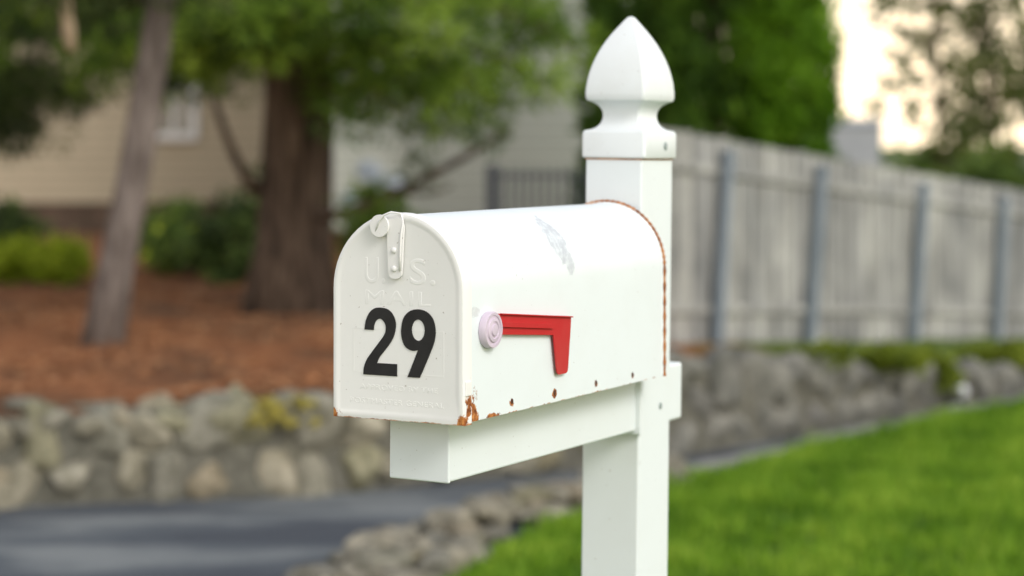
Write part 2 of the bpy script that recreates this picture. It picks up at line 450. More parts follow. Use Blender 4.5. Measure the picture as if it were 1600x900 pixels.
fp=[(1.361,.0488),(1.363,.0502),(1.394,.0502),(1.3965,.0492),(1.3980,.0480),(1.3988,.0450),(1.4000,.0405),(1.4030,.0356),(1.4075,.0318),(1.4130,.0297),(1.4185,.0290),(1.4240,.0297),(1.4290,.0320),(1.4330,.0356),(1.4360,.0400),(1.4378,.0440),(1.4388,.0466),(1.4430,.0480),(1.4490,.0481),
(1.457,.0475),(1.467,.0461),(1.477,.0440),(1.487,.0412),(1.497,.0377),(1.507,.0334),(1.517,.0283),(1.527,.0225),(1.536,.0163),(1.543,.0112),(1.549,.0068),(1.5525,.0040),(1.554,.001)]
V=[];F=[];m=24
for i,(z,h) in enumerate(fp):
    for (x,y) in sqring(h,max(0.0002,h*0.10 if z<1.399 else h*0.13)): V.append((x,y,z))
for i in range(len(fp)-1):
    for j in range(m):
        k=(j+1)%m; F.append((i*m+j,i*m+k,(i+1)*m+k,(i+1)*m+j))
F.append(tuple(range(m))[::-1]); F.append(tuple((len(fp)-1)*m+j for j in range(m)))
fin=mesh_obj("finial",V,F,M_finial,post,smooth=True); fix_normals(fin); fin.data.set_sharp_from_angle(angle=math.radians(34))
dome("screw",(0.0476,0.013,1.3775),0.0058,'x',M_screw,post,0.3)
V,F=box(-hx-.0006,hx+.0006,-hy-.0006,hy+.0006,1.3588,1.3606); o=mesh_obj("collar_stain",V,F,M_rust,post); o["label"]="thin rusty line under the collar"

# ------------------------------------------------------------------ terrain
WALL=[(-14,5.0),(-8,6.4),(-4,7.3),(-1.94,7.75),(-0.75,8.03),(0.27,8.63),(0.73,9.01),(2.83,11.3),(5,13.6),(8,16.5),(14,21)]
def wall_at(x):
    for i in range(len(WALL)-1):
        if WALL[i][0]<=x<=WALL[i+1][0]:
            t=(x-WALL[i][0])/(WALL[i+1][0]-WALL[i][0]); return WALL[i][1]*(1-t)+WALL[i+1][1]*t
    return WALL[-1][1]
TOPX=[-14,-1.94,-.75,.27,.73,1.6,2.83,5,14]; TOPZ=[.42,.37,.38,.42,.43,.31,.15,.10,.10]
def top_at(x): return float(np.interp(x,TOPX,TOPZ))
CP=[(-2,8,.37),(-.8,8.3,.38),(-3,10,.38),(0,10.5,.39),(0,13,.40),(-5,12,.40),(-2,16,.42),(-6,16,.42),(.6,16,.4),(1,9.3,.42),(.9,11,.28),(1.8,12,.17),(3.5,13.9,.03),(2.8,11.6,.14),(6,17,.02),(4,20,.02),(2,16,.1),(9,22,.02),(-2,20,.42),(-6,22,.42),(-10,12,.42)]
CPa=np.array(CP)
def terr(x,y):
    w=np.exp(-((CPa[:,0]-x)**2+(CPa[:,1]-y)**2)/(2*1.25**2))+1e-9
    g=float((w*CPa[:,2]).sum()/w.sum())
    t=max(0,min(1,(y-wall_at(x))/1.8)); t=t*t*(3-2*t)
    return top_at(x)*(1-t)+g*t
V=[];F=[]
xs=np.linspace(-13.5,13.5,120); ts=[0.05,0.2,0.4,0.7,1,1.4,1.8,2.3,2.8,3.4,4,5,6,7.5,9,11,13,16]
for x in xs:
    for t in ts:
        y=wall_at(x)+t
        V.append((x,y,terr(x,y)+0.015*math.sin(x*5+y*3)*math.sin(y*4.1)*min(1,t)-(0.03 if t<.3 else 0)))
nt_=len(ts)
for i in range(len(xs)-1):
    for j in range(nt_-1):
        F.append((i*nt_+j,(i+1)*nt_+j,(i+1)*nt_+j+1,i*nt_+j+1))
m,nt,bs,out=new_mat("pine_needle_mulch")
tc=nt.nodes.new("ShaderNodeTexCoord").outputs["Object"]
f1=noise_n(nt,16,8,0.7,coord=tc); c1=ramp(nt,f1,[(0.32,(0.11,0.046,0.022)),(0.5,(0.30,0.12,0.052)),(0.68,(0.46,0.22,0.11))])
f2=noise_n(nt,1.6,4,0.6,coord=tc); c1=mixc(nt,ramp(nt,f2,[(0.45,(0,0,0)),(0.62,(0.8,0.8,0.8))]),c1,(0.095,0.06,0.04))
gcol=ramp(nt,noise_n(nt,14,6,0.6,coord=tc),[(0.35,(0.05,0.07,0.02)),(0.6,(0.14,0.21,0.04)),(0.75,(0.24,0.28,0.08))])
sx=nt.nodes.new("ShaderNodeSeparateXYZ"); nt.links.new(tc,sx.inputs[0])
gm=math_n(nt,'ADD',math_n(nt,'MULTIPLY',math_n(nt,'SUBTRACT',sx.outputs[0],0.7),1.6),math_n(nt,'MULTIPLY',math_n(nt,'SUBTRACT',f2,0.5),2),True)
nt.links.new(mixc(nt,gm,c1,gcol),bs.inputs["Base Color"]); bs.inputs["Roughness"].default_value=1; bs.inputs["Specular IOR Level"].default_value=0.1
bump(nt,f1,bs,0.8,0.05)
terrace=mesh_obj("terrace_ground",V,F,m,smooth=True); tag(terrace,"raised bank covered in rust brown pine needle mulch","ground",kind="structure")
nl=24000
lx=RNG.uniform(-4.5,0.8,nl); ly=np.array([wall_at(a_) for a_ in lx])+0.3+RNG.random(nl)**1.3*6
dens=np.sin(lx*2.7+ly*1.1)*np.sin(ly*2.3-lx)+0.5*np.sin(lx*6-ly*5)
kk=dens>-0.35; lx=lx[kk]; ly=ly[kk]; nl=len(lx)
lz=np.array([terr(a_,b_) for a_,b_ in zip(lx,ly)])+RNG.random(nl)*0.015
an=RNG.random(nl)*6.283
d=np.stack([np.cos(an),np.sin(an),RNG.normal(size=nl)*0.2],1)*0.07; s=np.stack([-np.sin(an),np.cos(an),RNG.normal(size=nl)*.6],1)*0.004
p=np.stack([lx,ly,lz],1)
M_litter=leaf_mat("fallen_needles",[(0,(0.12,0.05,0.03)),(0.5,(0.38,0.16,0.065)),(1,(0.56,0.32,0.17))],0.1,0.9)
tag(quads_mesh("pine_litter",np.stack([p,p+d*.5+s,p+d,p+d*.5-s],1),M_litter,RNG.random(nl)),"fallen rust brown pine needles and leaves","pine litter",kind="stuff")

M_ground=noise_mat("ground_grass",[(0.3,(0.03,0.05,0.015)),(0.7,(0.08,0.12,0.03))],0.8,1,0.4,0.05)
V,F=[(-400,-60,-0.004),(400,-60,-0.004),(400,900,-0.004),(-400,900,-0.004)],[(0,1,2,3)]
tag(mesh_obj("ground",V,F,M_ground),"flat green ground reaching the horizon","ground",kind="structure")
m,nt,bs,out=new_mat("asphalt")
tc=nt.nodes.new("ShaderNodeTexCoord").outputs["Object"]
f=noise_n(nt,1.5,5,0.6,coord=tc,stretch=(0.6,1.8,1)); g=noise_n(nt,160,3,0.7,coord=tc)
c=ramp(nt,f,[(0.40,(0.045,0.054,0.072)),(0.5,(0.08,0.095,0.112)),(0.62,(0.20,0.215,0.22))])
c=mixc(nt,math_n(nt,'MULTIPLY',g,0.25),c,(0.11,0.11,0.11))
nt.links.new(c,bs.inputs["Base Color"]); bs.inputs["Roughness"].default_value=0.7; bump(nt,g,bs,0.5,0.006)
V=[];F=[]
xs2=np.linspace(-13.5,13.5,60)
for x in xs2: V+= [(x,-20,0.0),(x,wall_at(x)+0.12,0.0)]
for i in range(len(xs2)-1): F.append((2*i,2*i+2,2*i+3,2*i+1))
tag(mesh_obj("driveway_road",V,F,m),"blue grey asphalt driveway curving below stone wall","driveway",kind="structure")

LE=[(-2.0,-3),(-1.4,1),(-0.85,4),(-0.42,5.6),(-0.22,6.2),(-0.13,6.54),(-0.05,6.85),(0.07,7.18),(0.27,7.5),(0.64,8.15),(1.3,9.08),(2.63,10.70),(4.5,12.75),(7,15.2),(11,18.6)]
def lawn_edge_y(x):
    return float(np.interp(x,[p[0] for p in LE],[p[1] for p in LE]))
M_soil=noise_mat("lawn_thatch",[(0.3,(0.055,0.10,0.015)),(0.6,(0.11,0.21,0.025)),(0.75,(0.16,0.27,0.04))],18,1,0.5,0.02)
V=[];F=[]
xs3=np.linspace(-2.0,11,90); nr=24
def lawn_h(x,y):
    e=lawn_edge_y(x)-y
    return 0.03+0.05*min(1,max(0,e/1.2))+0.012*math.sin(x*2.3+1)*math.sin(y*1.7)
for x in xs3:
    for k in range(nr):
        y=-3+(lawn_edge_y(x)+3)*k/(nr-1)+0.001*k; V.append((x,y,lawn_h(x,y)))
for i in range(len(xs3)-1):
    for k in range(nr-1): F.append((i*nr+k,(i+1)*nr+k,(i+1)*nr+k+1,i*nr+k+1))
tag(mesh_obj("lawn_ground",V,F,M_soil,smooth=True),"green mown lawn around the mailbox post","lawn",kind="structure")
nb=75000
bx=RNG.uniform(-0.7,4.0,nb*2); by=5.6+(RNG.random(nb*2))*6.6
ey=np.interp(bx,[p[0] for p in LE],[p[1] for p in LE])
k=by<ey-0.02; bx=bx[k][:nb]; by=by[k][:nb]; n=len(bx)
hz=np.array([lawn_h(a_,b_) for a_,b_ in zip(bx,by)])
p=np.stack([bx,by,hz-0.004],1)
an=RNG.random(n)*6.283; L=0.034+0.034*RNG.random(n)
clump=np.sin(bx*9+by*3)*np.sin(by*7-bx*4)+np.sin(bx*23-by*5)*np.sin(by*19+bx*6)*.8
L=L*(1+0.3*clump)
d=np.stack([np.cos(an)*0.35,np.sin(an)*0.35,np.ones(n)],1)*L[:,None]
s=np.stack([-np.sin(an+0.8),np.cos(an+0.8),np.zeros(n)],1)*0.0038
Vq=np.stack([p-s,p+s,p+d*0.6+s*0.8,p+d],1)
tn=np.clip(0.48+0.18*np.sin(bx*3+by*1.3)*np.sin(by*4-bx*2)+0.22*clump+0.2*RNG.normal(size=n),0,1)
M_grass=leaf_mat("grass_blade",[(0,(0.05,0.13,0.008)),(0.5,(0.175,0.34,0.018)),(1,(0.38,0.53,0.06))],0.4)
tag(quads_mesh("grass",Vq,M_grass,tn),"short bright green lawn grass blades","grass",kind="stuff")

M_kerb=noise_mat("pale_granite",[(0.3,(0.17,0.17,0.155)),(0.7,(0.38,0.37,0.34))],6,0.9,0.3,0.01)
V=[];F=[]
kx=np.linspace(0.55,10.5,70)
for x in kx:
    y=lawn_edge_y(x); hh=0.05+0.012*math.sin(x*9)+0.008*math.sin(x*23)
    V+=[(x,y+0.015,-0.002),(x,y+0.015,hh),(x-0.05,y+0.08,hh),(x-0.05,y+0.08,-0.002)]
for i in range(len(kx)-1):
    for j in range(3): F.append((4*i+j,4*i+j+1,4*i+4+j+1,4*i+4+j))
tag(mesh_obj("kerb",V,F,M_kerb,bevel=0.005),"pale granite kerb edging the lawn","kerb",kind="structure")

# ------------------------------------------------------------------ stones
bm=bmesh.new(); bmesh.ops.create_icosphere(bm,subdivisions=3,radius=1)
ICO=np.array([v.co[:] for v in bm.verts]); ICOF=[[v.index for v in f.verts] for f in bm.faces]; bm.free()
def stone(c,sz,ang=0,boxy=0.62,rough=0.16,cut=0.86,ncut=4,tilt=0.12):
    P=np.sign(ICO)*np.abs(ICO)**boxy
    a=RNG.normal(size=(5,3))*2.2; ph=RNG.random(5)*6.28
    dsp=sum(np.sin(P@a[i]+ph[i]) for i in range(5))/5
    P=P*(1+rough*dsp)[:,None]
    for _ in range(ncut):
        nrm=RNG.normal(size=3); nrm/=np.linalg.norm(nrm); dd=P@nrm-cut
        P=P-np.where(dd>0,dd,0)[:,None]*nrm
    P=P*np.array(sz)/2
    c_,s_=math.cos(ang),math.sin(ang)
    tl=RNG.normal()*tilt; ct,st=math.cos(tl),math.sin(tl)
    X=P[:,0]*ct-P[:,2]*st; Z=P[:,0]*st+P[:,2]*ct; Y=P[:,1]
    return np.stack([c[0]+X*c_-Y*s_, c[1]+X*s_+Y*c_, c[2]+Z],1)
def stones_obj(name,lst,mat,parent=None):
    nV=len(ICO); allV=np.concatenate(lst); F=np.array(ICOF)
    n=len(lst); FF=(F[None]+ (np.arange(n)*nV)[:,None,None]).reshape(-1,3)
    me=bpy.data.meshes.new(name); me.vertices.add(len(allV)); me.vertices.foreach_set("co",allV.reshape(-1).astype(np.float32))
    me.loops.add(len(FF)*3); me.loops.foreach_set("vertex_index",FF.reshape(-1).astype(np.int32))
    me.polygons.add(len(FF)); me.polygons.foreach_set("loop_start",np.arange(0,len(FF)*3,3,dtype=np.int32))
    me.update(calc_edges=True)
    me.polygons.foreach_set("use_smooth",[True]*len(FF))
    a=me.attributes.new("tint",'FLOAT','POINT'); a.data.foreach_set("value",np.repeat(RNG.random(n),nV).astype(np.float32))
    o=bpy.data.objects.new(name,me); link(o,parent); me.materials.append(mat); return o
TS=[(0.0,(0.65,0.66,0.66)),(0.25,(1.0,0.96,0.87)),(0.45,(0.76,0.77,0.76)),(0.65,(1.18,1.14,1.05)),(0.8,(0.90,0.80,0.68)),(0.93,(0.80,0.79,0.62)),(1.0,(0.70,0.71,0.66))]
M_stone=noise_mat("field_stone",[(0.32,(0.145,0.138,0.105)),(0.5,(0.275,0.262,0.212)),(0.68,(0.42,0.40,0.34))],13,0.95,0.6,0.02,tint=TS)
M_stone2=noise_mat("grey_wall_stone",[(0.35,(0.10,0.10,0.09)),(0.5,(0.17,0.167,0.15)),(0.7,(0.26,0.25,0.228))],8,0.95,0.6,0.02,tint=[(0,(.75,.75,.75)),(0.5,(1,1,.97)),(1,(1.15,1.14,1.1))])
M_stone3=noise_mat("border_stone",[(0.32,(0.12,0.115,0.09)),(0.5,(0.25,0.235,0.195)),(0.68,(0.43,0.405,0.35))],14,0.95,0.6,0.02,tint=TS)
M_mortar=noise_mat("wall_mortar",[(0.3,(0.085,0.082,0.065)),(0.7,(0.19,0.182,0.148))],20,1,0.6,0.02)
M_lichen=noise_mat("lichen",[(0.3,(0.30,0.26,0.06)),(0.7,(0.5,0.43,0.10))],20,1,0.5,0.01)
def build_wall(x0,x1,mat,label,cw=0.19,ch=0.13,proud=0.05):
    par=bpy.data.objects.new("stone_wall",None); par.location=((x0+x1)/2,wall_at((x0+x1)/2),0); link(par); tag(par,label,"stone wall")
    lst=[]
    x=x0
    while x<x1:
        sl=math.atan2(wall_at(x+0.1)-wall_at(x),0.1)
        tz=top_at(x); rows=max(1,round(tz/ch))
        for r in range(rows):
            z=(r+0.5)/rows*tz+random.uniform(-.03,.02); xx=x+random.uniform(-.05,.05)+(0.5*cw*math.cos(sl) if r%2 else 0)
            w_=cw*random.uniform(.8,1.5); h_=tz/rows*random.uniform(.95,1.6)
            lst.append(stone((xx,wall_at(xx)+0.10+random.uniform(-.012,.010),z),(w_,0.22,h_),sl,0.58,0.15,0.76,8,0.4))
        x+=cw*math.cos(sl)
    for dpt in (0.10,0.27):
        x=x0
        while x<x1:
            wd=random.uniform(0.12,0.34); sl=math.atan2(wall_at(x+wd)-wall_at(x),wd); xm=x+wd*math.cos(sl)/2
            lst.append(stone((xm,wall_at(xm)+dpt,top_at(xm)-0.055+random.uniform(-0.02,0.015)),(wd,0.20,0.11),sl,0.6,.14,.74,8,.1))
            x+=wd*math.cos(sl)
    loc=np.array(par.location)
    stones_obj("stonework",[s-loc for s in lst],mat,par)
    V=[];F=[]; xx=np.linspace(x0,x1,40)
    for x in xx:
        y=wall_at(x); t=top_at(x)-0.03
        V+=[(x,y+proud-.02,0.001),(x,y+proud,t),(x,y+0.34,t),(x,y+0.34,0.001)]
    V=[Vector(v)-Vector(par.location) for v in V]
    for i in range(len(xx)-1):
        for j in range(3): F.append((4*i+j,4*i+j+1,4*i+4+j+1,4*i+4+j))
    F.append((0,1,2,3)); F.append(tuple(4*(len(xx)-1)+j for j in (3,2,1,0)))
    mesh_obj("mortar_core",V,F,M_mortar,par)
    return par
pw=build_wall(-4.5,0.50,M_stone,"low tan fieldstone retaining wall below mulch bank",0.18,0.155,0.05)
build_wall(0.52,7.0,M_stone2,"low grey retaining wall beside lawn and fence",0.22,0.17,0.018)
C=[];Rr=[]
for i in range(26):
    x=-0.87+random.gauss(0,.09); C.append((x-pw.location.x,wall_at(x)+random.uniform(-.03,.05)-pw.location.y,top_at(x)-random.uniform(0.0,.09))); Rr.append(.03)
V,t=leaf_quads(C,Rr,25,.02,.02,"leaf",.6); quads_mesh("lichen_patch",V,M_lichen,t,pw)
par=bpy.data.objects.new("stone_border",None); par.location=(-0.3,6.8,0); link(par); tag(par,"low rubble stone border between driveway and lawn","stone border")
BP=[(-1.25,3.8),(-0.85,5.0),(-0.50,6.0),(-0.37,6.55),(-0.27,6.95),(-0.09,7.3),(0.16,7.6),(0.42,7.92),(0.66,8.22)]
lst=[]
for i in range(len(BP)-1):
    A=Vector(BP[i]);B=Vector(BP[i+1]); Ln=(B-A).length; nn=int(Ln/0.05)
    dirv=(B-A).normalized(); nv=Vector((dirv.y,-dirv.x))
    half=float(np.interp(A.y,[5,6.5,7.2,8.3],[0.19,0.18,0.14,0.07]))
    for q in range(nn*3):
        t=random.random(); o_=random.uniform(-half,half); P=A+(B-A)*t+nv*o_
        hmax=0.10*(1-(o_/half)**2*0.5)
        z=random.uniform(0.01,hmax)
        sz=random.uniform(0.09,0.22)
        lst.append(stone((P.x+0.3,P.y-6.8,z),(sz,sz*random.uniform(.6,1),sz*random.uniform(.35,.6)),random.uniform(0,3),.60,.18,.74,8))
stones_obj("rubble",lst,M_stone3,par)

# ------------------------------------------------------------------ fence
M_plank=noise_mat("weathered_plank",[(0.34,(0.235,0.232,0.222)),(0.48,(0.345,0.342,0.328)),(0.64,(0.455,0.45,0.43))],3,0.9,0.3,0.01,stretch=(6,6,0.5),tint=[(0,(0.68,0.69,0.71)),(0.4,(0.93,0.94,0.94)),(1,(1.14,1.14,1.12))],blotch=(2.6,[(0.38,(0.72,0.73,0.74)),(0.5,(0.95,0.95,0.94)),(0.65,(1.12,1.12,1.1))]))
M_fpost=noise_mat("blue_grey_post",[(0.3,(0.15,0.185,0.22)),(0.7,(0.26,0.30,0.34))],5,0.8,0.2,0.01,stretch=(5,5,0.6))
FA=Vector((0.825,11.0)); FB=Vector((3.475,13.9)); FD=(FB-FA); FL=FD.length; fd=FD/FL; fn_=Vector((fd.y,-fd.x))
if fn_.y>0: fn_=-fn_
def f_base(k): return .28+(.03-.28)*min(1,max(0,k)) if k<=1 else .03
def f_top(k): return 1.455+(1.054-1.455)*k if k<=1.0 else 1.054-0.06*(k-1)
fence=bpy.data.objects.new("wooden_fence",None); fence.location=(FA.x,FA.y,0.2); link(fence); tag(fence,"weathered grey wooden plank fence stepping down behind low wall","fence")
fo=Vector(fence.location)
def fpt(k,off,z): 
    p=FA+FD*k+fn_*off; return Vector((p.x,p.y,z))-fo
a=Acc(); k=-0.12
while k<2.2:
    w=random.uniform(0.075,0.11)/FL
    zt=f_top(k)+random.uniform(-.007,.007); zb=f_base(k)+random.uniform(0.0,0.03)
    j=random.uniform(-0.005,0.004); sl_=random.gauss(0,.005)/FL
    P=[fpt(k,0.012+j,zb),fpt(k+w,0.012+j,zb),fpt(k+w,-0.008+j,zb),fpt(k,-0.008+j,zb),fpt(k+sl_,0.012+j,zt),fpt(k+w+sl_,0.012+j,zt),fpt(k+w+sl_,-0.008+j,zt),fpt(k+sl_,-0.008+j,zt)]
    a.add(P,box(0,1,0,1,0,1)[1],random.random()); k+=w+random.uniform(0.004,0.017)/FL
pl=mesh_obj("planks",a.v,a.f,M_plank,fence,tint=a.t); fix_normals(pl)
for fr in (0.15,0.80):
    a=Acc(); ks=[-0.12,0.5,1.0,2.2]
    for q in range(3):
        k0,k1=ks[q],ks[q+1]
        z0=f_base(k0)+(f_top(k0)-f_base(k0))*(1-fr); z1=f_base(k1)+(f_top(k1)-f_base(k1))*(1-fr)
        P=[fpt(k0,0.035,z0-.022),fpt(k1,0.035,z1-.022),fpt(k1,0.018,z1-.022),fpt(k0,0.018,z0-.022),fpt(k0,0.035,z0+.022),fpt(k1,0.035,z1+.022),fpt(k1,0.018,z1+.022),fpt(k0,0.018,z0+.022)]
        a.add(P,box(0,1,0,1,0,1)[1],0.5)
    o=mesh_obj("rail",a.v,a.f,M_plank,fence,tint=a.t); fix_normals(o)
for k in (-0.08,.092,.322,.612,.875,1.2,1.55,1.95):
    zb=f_base(k)-0.05; zt=f_top(k)-0.07; h=0.027/FL; lx_=random.uniform(.10,.14)
    P=[fpt(k-h,0.09,zb),fpt(k+h,0.09,zb),fpt(k+h,0.04,zb),fpt(k-h,0.04,zb),fpt(k-h+lx_/FL,0.09,zt),fpt(k+h+lx_/FL,0.09,zt),fpt(k+h+lx_/FL,0.04,zt),fpt(k-h+lx_/FL,0.04,zt)]
    o=mesh_obj("fence_post",P,box(0,1,0,1,0,1)[1],M_fpost,fence,bevel=0.004); fix_normals(o)

# ------------------------------------------------------------------ house
def siding(name,c0,c1,pitch=0.11):
    m,nt,bs,out=new_mat(name)
    tc=nt.nodes.new("ShaderNodeTexCoord").outputs["Object"]
    sx=nt.nodes.new("ShaderNodeSeparateXYZ"); nt.links.new(tc,sx.inputs[0])
    fr=math_n(nt,'FRACT',math_n(nt,'DIVIDE',sx.outputs[2],pitch))
    line=ramp(nt,fr,[(0.0,(0.25,)*3),(0.10,(1,1,1)),(0.95,(0.92,)*3),(1.0,(0.3,)*3)])
    c=mixc(nt,noise_n(nt,2.5,5,0.6,coord=tc),c0,c1)
    mx=nt.nodes.new("ShaderNodeMix"); mx.data_type='RGBA'; mx.blend_type='MULTIPLY'; mx.inputs[0].default_value=1
    nt.links.new(c,mx.inputs[6]); nt.links.new(line,mx.inputs[7]); nt.links.new(mx.outputs[2],bs.inputs["Base Color"])
    bs.inputs["Roughness"].default_value=0.7; bump(nt,fr,bs,0.6,0.02)
    return m
M_sidA=siding("cream_siding",(0.43,0.37,0.265),(0.53,0.46,0.335))
M_sidB=siding("pale_grey_siding",(0.50,0.54,0.48),(0.58,0.62,0.56))
M_roof=noise_mat("roof_shingle",[(0.3,(0.06,0.055,0.05)),(0.7,(0.12,0.11,0.1))],8,0.95,0.4,0.02)
M_frame=noise_mat("white_trim",[(0.3,(0.7,0.71,0.70)),(0.7,(0.78,0.78,0.77))],5,0.6,0,0)
M_found=noise_mat("brown_foundation",[(0.3,(0.06,0.042,0.03)),(0.7,(0.13,0.09,0.065))],6,0.95,0.4,0.02)
m,nt,bs,out=new_mat("window_glass"); bs.inputs["Base Color"].default_value=(0.05,0.06,0.065,1); bs.inputs["Roughness"].default_value=0.08; bs.inputs["Specular IOR Level"].default_value=0.8
nt.links.new(ramp(nt,noise_n(nt,1.5,2),[(0.3,(0.05,0.055,0.06)),(0.7,(0.16,0.17,0.17))]),bs.inputs["Base Color"]); M_glass=m
house=bpy.data.objects.new("house",None); house.location=(-2,20,0.4); link(house); tag(house,"cream and pale grey clapboard house behind pine trees","house")
hl=Vector(house.location)
def hb(name,x0,x1,y0,y1,z0,z1,mat,parent=house,bevel=0):
    V,F=box(x0-hl.x,x1-hl.x,y0-hl.y,y1-hl.y,z0-hl.z,z1-hl.z); return mesh_obj(name,V,F,mat,parent,bevel=bevel)
wA=hb("wall",-8.5,-1.62,22,28,0.75,5.2,M_sidA); wA["label"]="cream clapboard wall of the main wing"
wB=hb("wall",-1.6,1.25,18.6,27,0.62,5.0,M_sidB); wB["label"]="pale grey clapboard wall of the side wing"
hb("foundation",-8.45,-1.65,22.03,27.9,0.3,0.75,M_found); hb("foundation",-1.57,1.22,18.63,26.9,0.3,0.62,M_found)
hb("corner_board",-1.64,-1.5,18.57,18.72,0.6,5.0,M_sidB); hb("corner_board",1.17,1.28,18.57,18.72,0.6,5.0,M_frame)
hb("downpipe",-0.93,-0.86,18.50,18.57,0.6,4.95,M_sidB)
def gable(x0,x1,y0,y1,z0,h):
    ov=0.35; xm=(x0+x1)/2
    V=[(x0-ov,y0-ov,z0),(x1+ov,y0-ov,z0),(x1+ov,y1,z0),(x0-ov,y1,z0),(xm,y0-ov,z0+h),(xm,y1,z0+h)]
    V=[Vector(v)-hl for v in V]; F=[(0,1,4),(2,3,5),(1,2,5,4),(3,0,4,5),(3,2,1,0)]
    return mesh_obj("roof",V,F,M_roof,house)
gable(-8.5,-1.9,22,28,5.2,2.0); gable(-1.6,1.25,18.6,27,5.02,1.3)
def window(x0,x1,y,z0,z1):
    e=bpy.data.objects.new("window",None); link(e,house)
    hb("glass",x0,x1,y-0.02,y-0.005,z0,z1,M_glass,e)
    a=Acc(); 
    for b in ((x0-.08,x0,y-.06,y-.002,z0-.08,z1+.08),(x1,x1+.08,y-.06,y-.002,z0-.08,z1+.08),(x0+.001,x1-.001,y-.06,y-.002,z1,z1+.08),(x0+.001,x1-.001,y-.07,y-.002,z0-.08,z0),((x0+x1)/2-.02,(x0+x1)/2+.02,y-.045,y-.021,z0,z1),(x0,x1,y-.05,y-.022,(z0+z1)/2-.025,(z0+z1)/2+.025)):
        V,F=box(b[0]-hl.x,b[1]-hl.x,b[2]-hl.y,b[3]-hl.y,b[4]-hl.z,b[5]-hl.z); a.add(V,F)
    mesh_obj("frame",a.v,a.f,M_frame,e)
window(-3.80,-3.45,22,1.5,2.45); window(-6.6,-5.9,22,1.55,2.7)
window(-0.55,0.15,18.6,2.9,4.0)

M_iron=noise_mat("dark_iron",[(0.3,(0.03,0.036,0.045)),(0.7,(0.06,0.068,0.08))],20,0.6,0.1,0.002)
gate=bpy.data.objects.new("metal_railing",None); gate.location=(0.2,15,0.4); link(gate); tag(gate,"dark metal railing with vertical bars beside the house","railing")
a=Acc()
for i in range(14):
    x=-0.27+i*0.062; V,F=box(x-.011,x+.011,-.009,.009,0.0,0.80); a.add(V,F)
V,F=box(-.3,.62,-.014,.014,0.74,0.765); a.add(V,F); V,F=box(-.3,.62,-.014,.014,0.08,0.105); a.add(V,F)
mesh_obj("bars",a.v,a.f,M_iron,gate)
for x in (-0.345,0.66):
    V,F=box(x-.045,x+.045,-.04,.04,-.05,0.83); mesh_obj("railing_post",V,F,M_iron,gate,bevel=0.006)

# ------------------------------------------------------------------ trees
M_bark1=noise_mat("grey_pine_bark",[(0.3,(0.085,0.068,0.06)),(0.5,(0.185,0.153,0.135)),(0.7,(0.31,0.265,0.24))],7,1,0.9,0.03,stretch=(3,3,0.7))
M_bark2=noise_mat("brown_pine_bark",[(0.33,(0.04,0.028,0.021)),(0.5,(0.12,0.083,0.06)),(0.67,(0.235,0.17,0.125))],6,1,0.9,0.05,stretch=(3,3,0.5))
M_wood=noise_mat("broken_pale_wood",[(0.3,(0.3,0.22,0.14)),(0.7,(0.5,0.4,0.28))],9,0.9,0.3,0.01)
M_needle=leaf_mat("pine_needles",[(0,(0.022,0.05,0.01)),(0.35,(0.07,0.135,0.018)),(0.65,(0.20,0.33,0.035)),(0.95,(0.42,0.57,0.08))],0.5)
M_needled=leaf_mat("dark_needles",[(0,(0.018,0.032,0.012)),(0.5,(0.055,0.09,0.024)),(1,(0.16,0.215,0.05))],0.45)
def bez(p0,p1,p2,n=9):
    p0,p1,p2=map(Vector,(p0,p1,p2)); return [p0*(1-t)**2+p1*2*t*(1-t)+p2*t*t for t in [i/n for i in range(n+1)]]
def pine(label,base,top,r0,r1,limbs,mat,nmat,extra_hi,tufts_per=11,tr=0.15,per=70):
    e=bpy.data.objects.new("pine_tree",None); e.location=base; link(e); tag(e,label,"tree")
    B=Vector(base); T=Vector(top)-B
    a=Acc(); n=16; path=[];rad=[]
    for i in range(n+1):
        t=i/n; path.append(T*t+Vector((math.sin(t*9)*0.02,math.cos(t*7)*0.02,0))*(1 if i else 0)); 
        hgt=(T*t).length
        rad.append((r0*(1-t)+r1*t)*(1+0.35*math.exp(-hgt/0.18)))
    path[0].z-=0.1
    V,F=tube(path,rad,18,0.035); a.add(V,F)
    cent=[];rr=[]
    lm=list(limbs)
    for i in range(extra_hi):
        z=random.uniform(2.9,T.z*0.97)+B.z; t=(z-B.z)/T.z; p0=B+T*t; an=random.random()*6.28
        ln=random.uniform(1.0,2.0)*(1-0.6*t); p2=p0+Vector((math.cos(an)*ln,math.sin(an)*ln,random.uniform(-.1,.4)))
        lm.append((tuple(p0),tuple((p0+p2)/2+Vector((0,0,.2))),tuple(p2),0.03,0.8))
    for (p0,p1,p2,r,den) in lm:
        pts=[p-B for p in bez(p0,p1,p2)]
        V,F=tube(pts,[r*(1-(0.75 if den>0.5 else 0.5)*i/9) for i in range(10)],7,0.05); a.add(V,F)
        if den<=0: continue
        for q in range(int(tufts_per*den)):
            t=random.uniform(0.3,1.0); u=t*9; i=min(8,int(u)); c=pts[i]*(1-(u-i))+pts[i+1]*(u-i)
            c=c+Vector((random.gauss(0,.15),random.gauss(0,.15),random.gauss(-.02,.085)))
            cent.append(c[:]); rr.append(random.uniform(0.5,1.15)*tr)
    mesh_obj("trunk",a.v,a.f,mat,e,smooth=True)
    V,t=leaf_quads(cent,rr,per,0.11,0.016,"needle",0.75,0.75)
    quads_mesh("crown",V,nmat,t,e)
    return e
random.seed(21)
b2=(-1.33,12.3,terr(-1.33,12.3)-0.02); tx,ty=b2[0],b2[1]
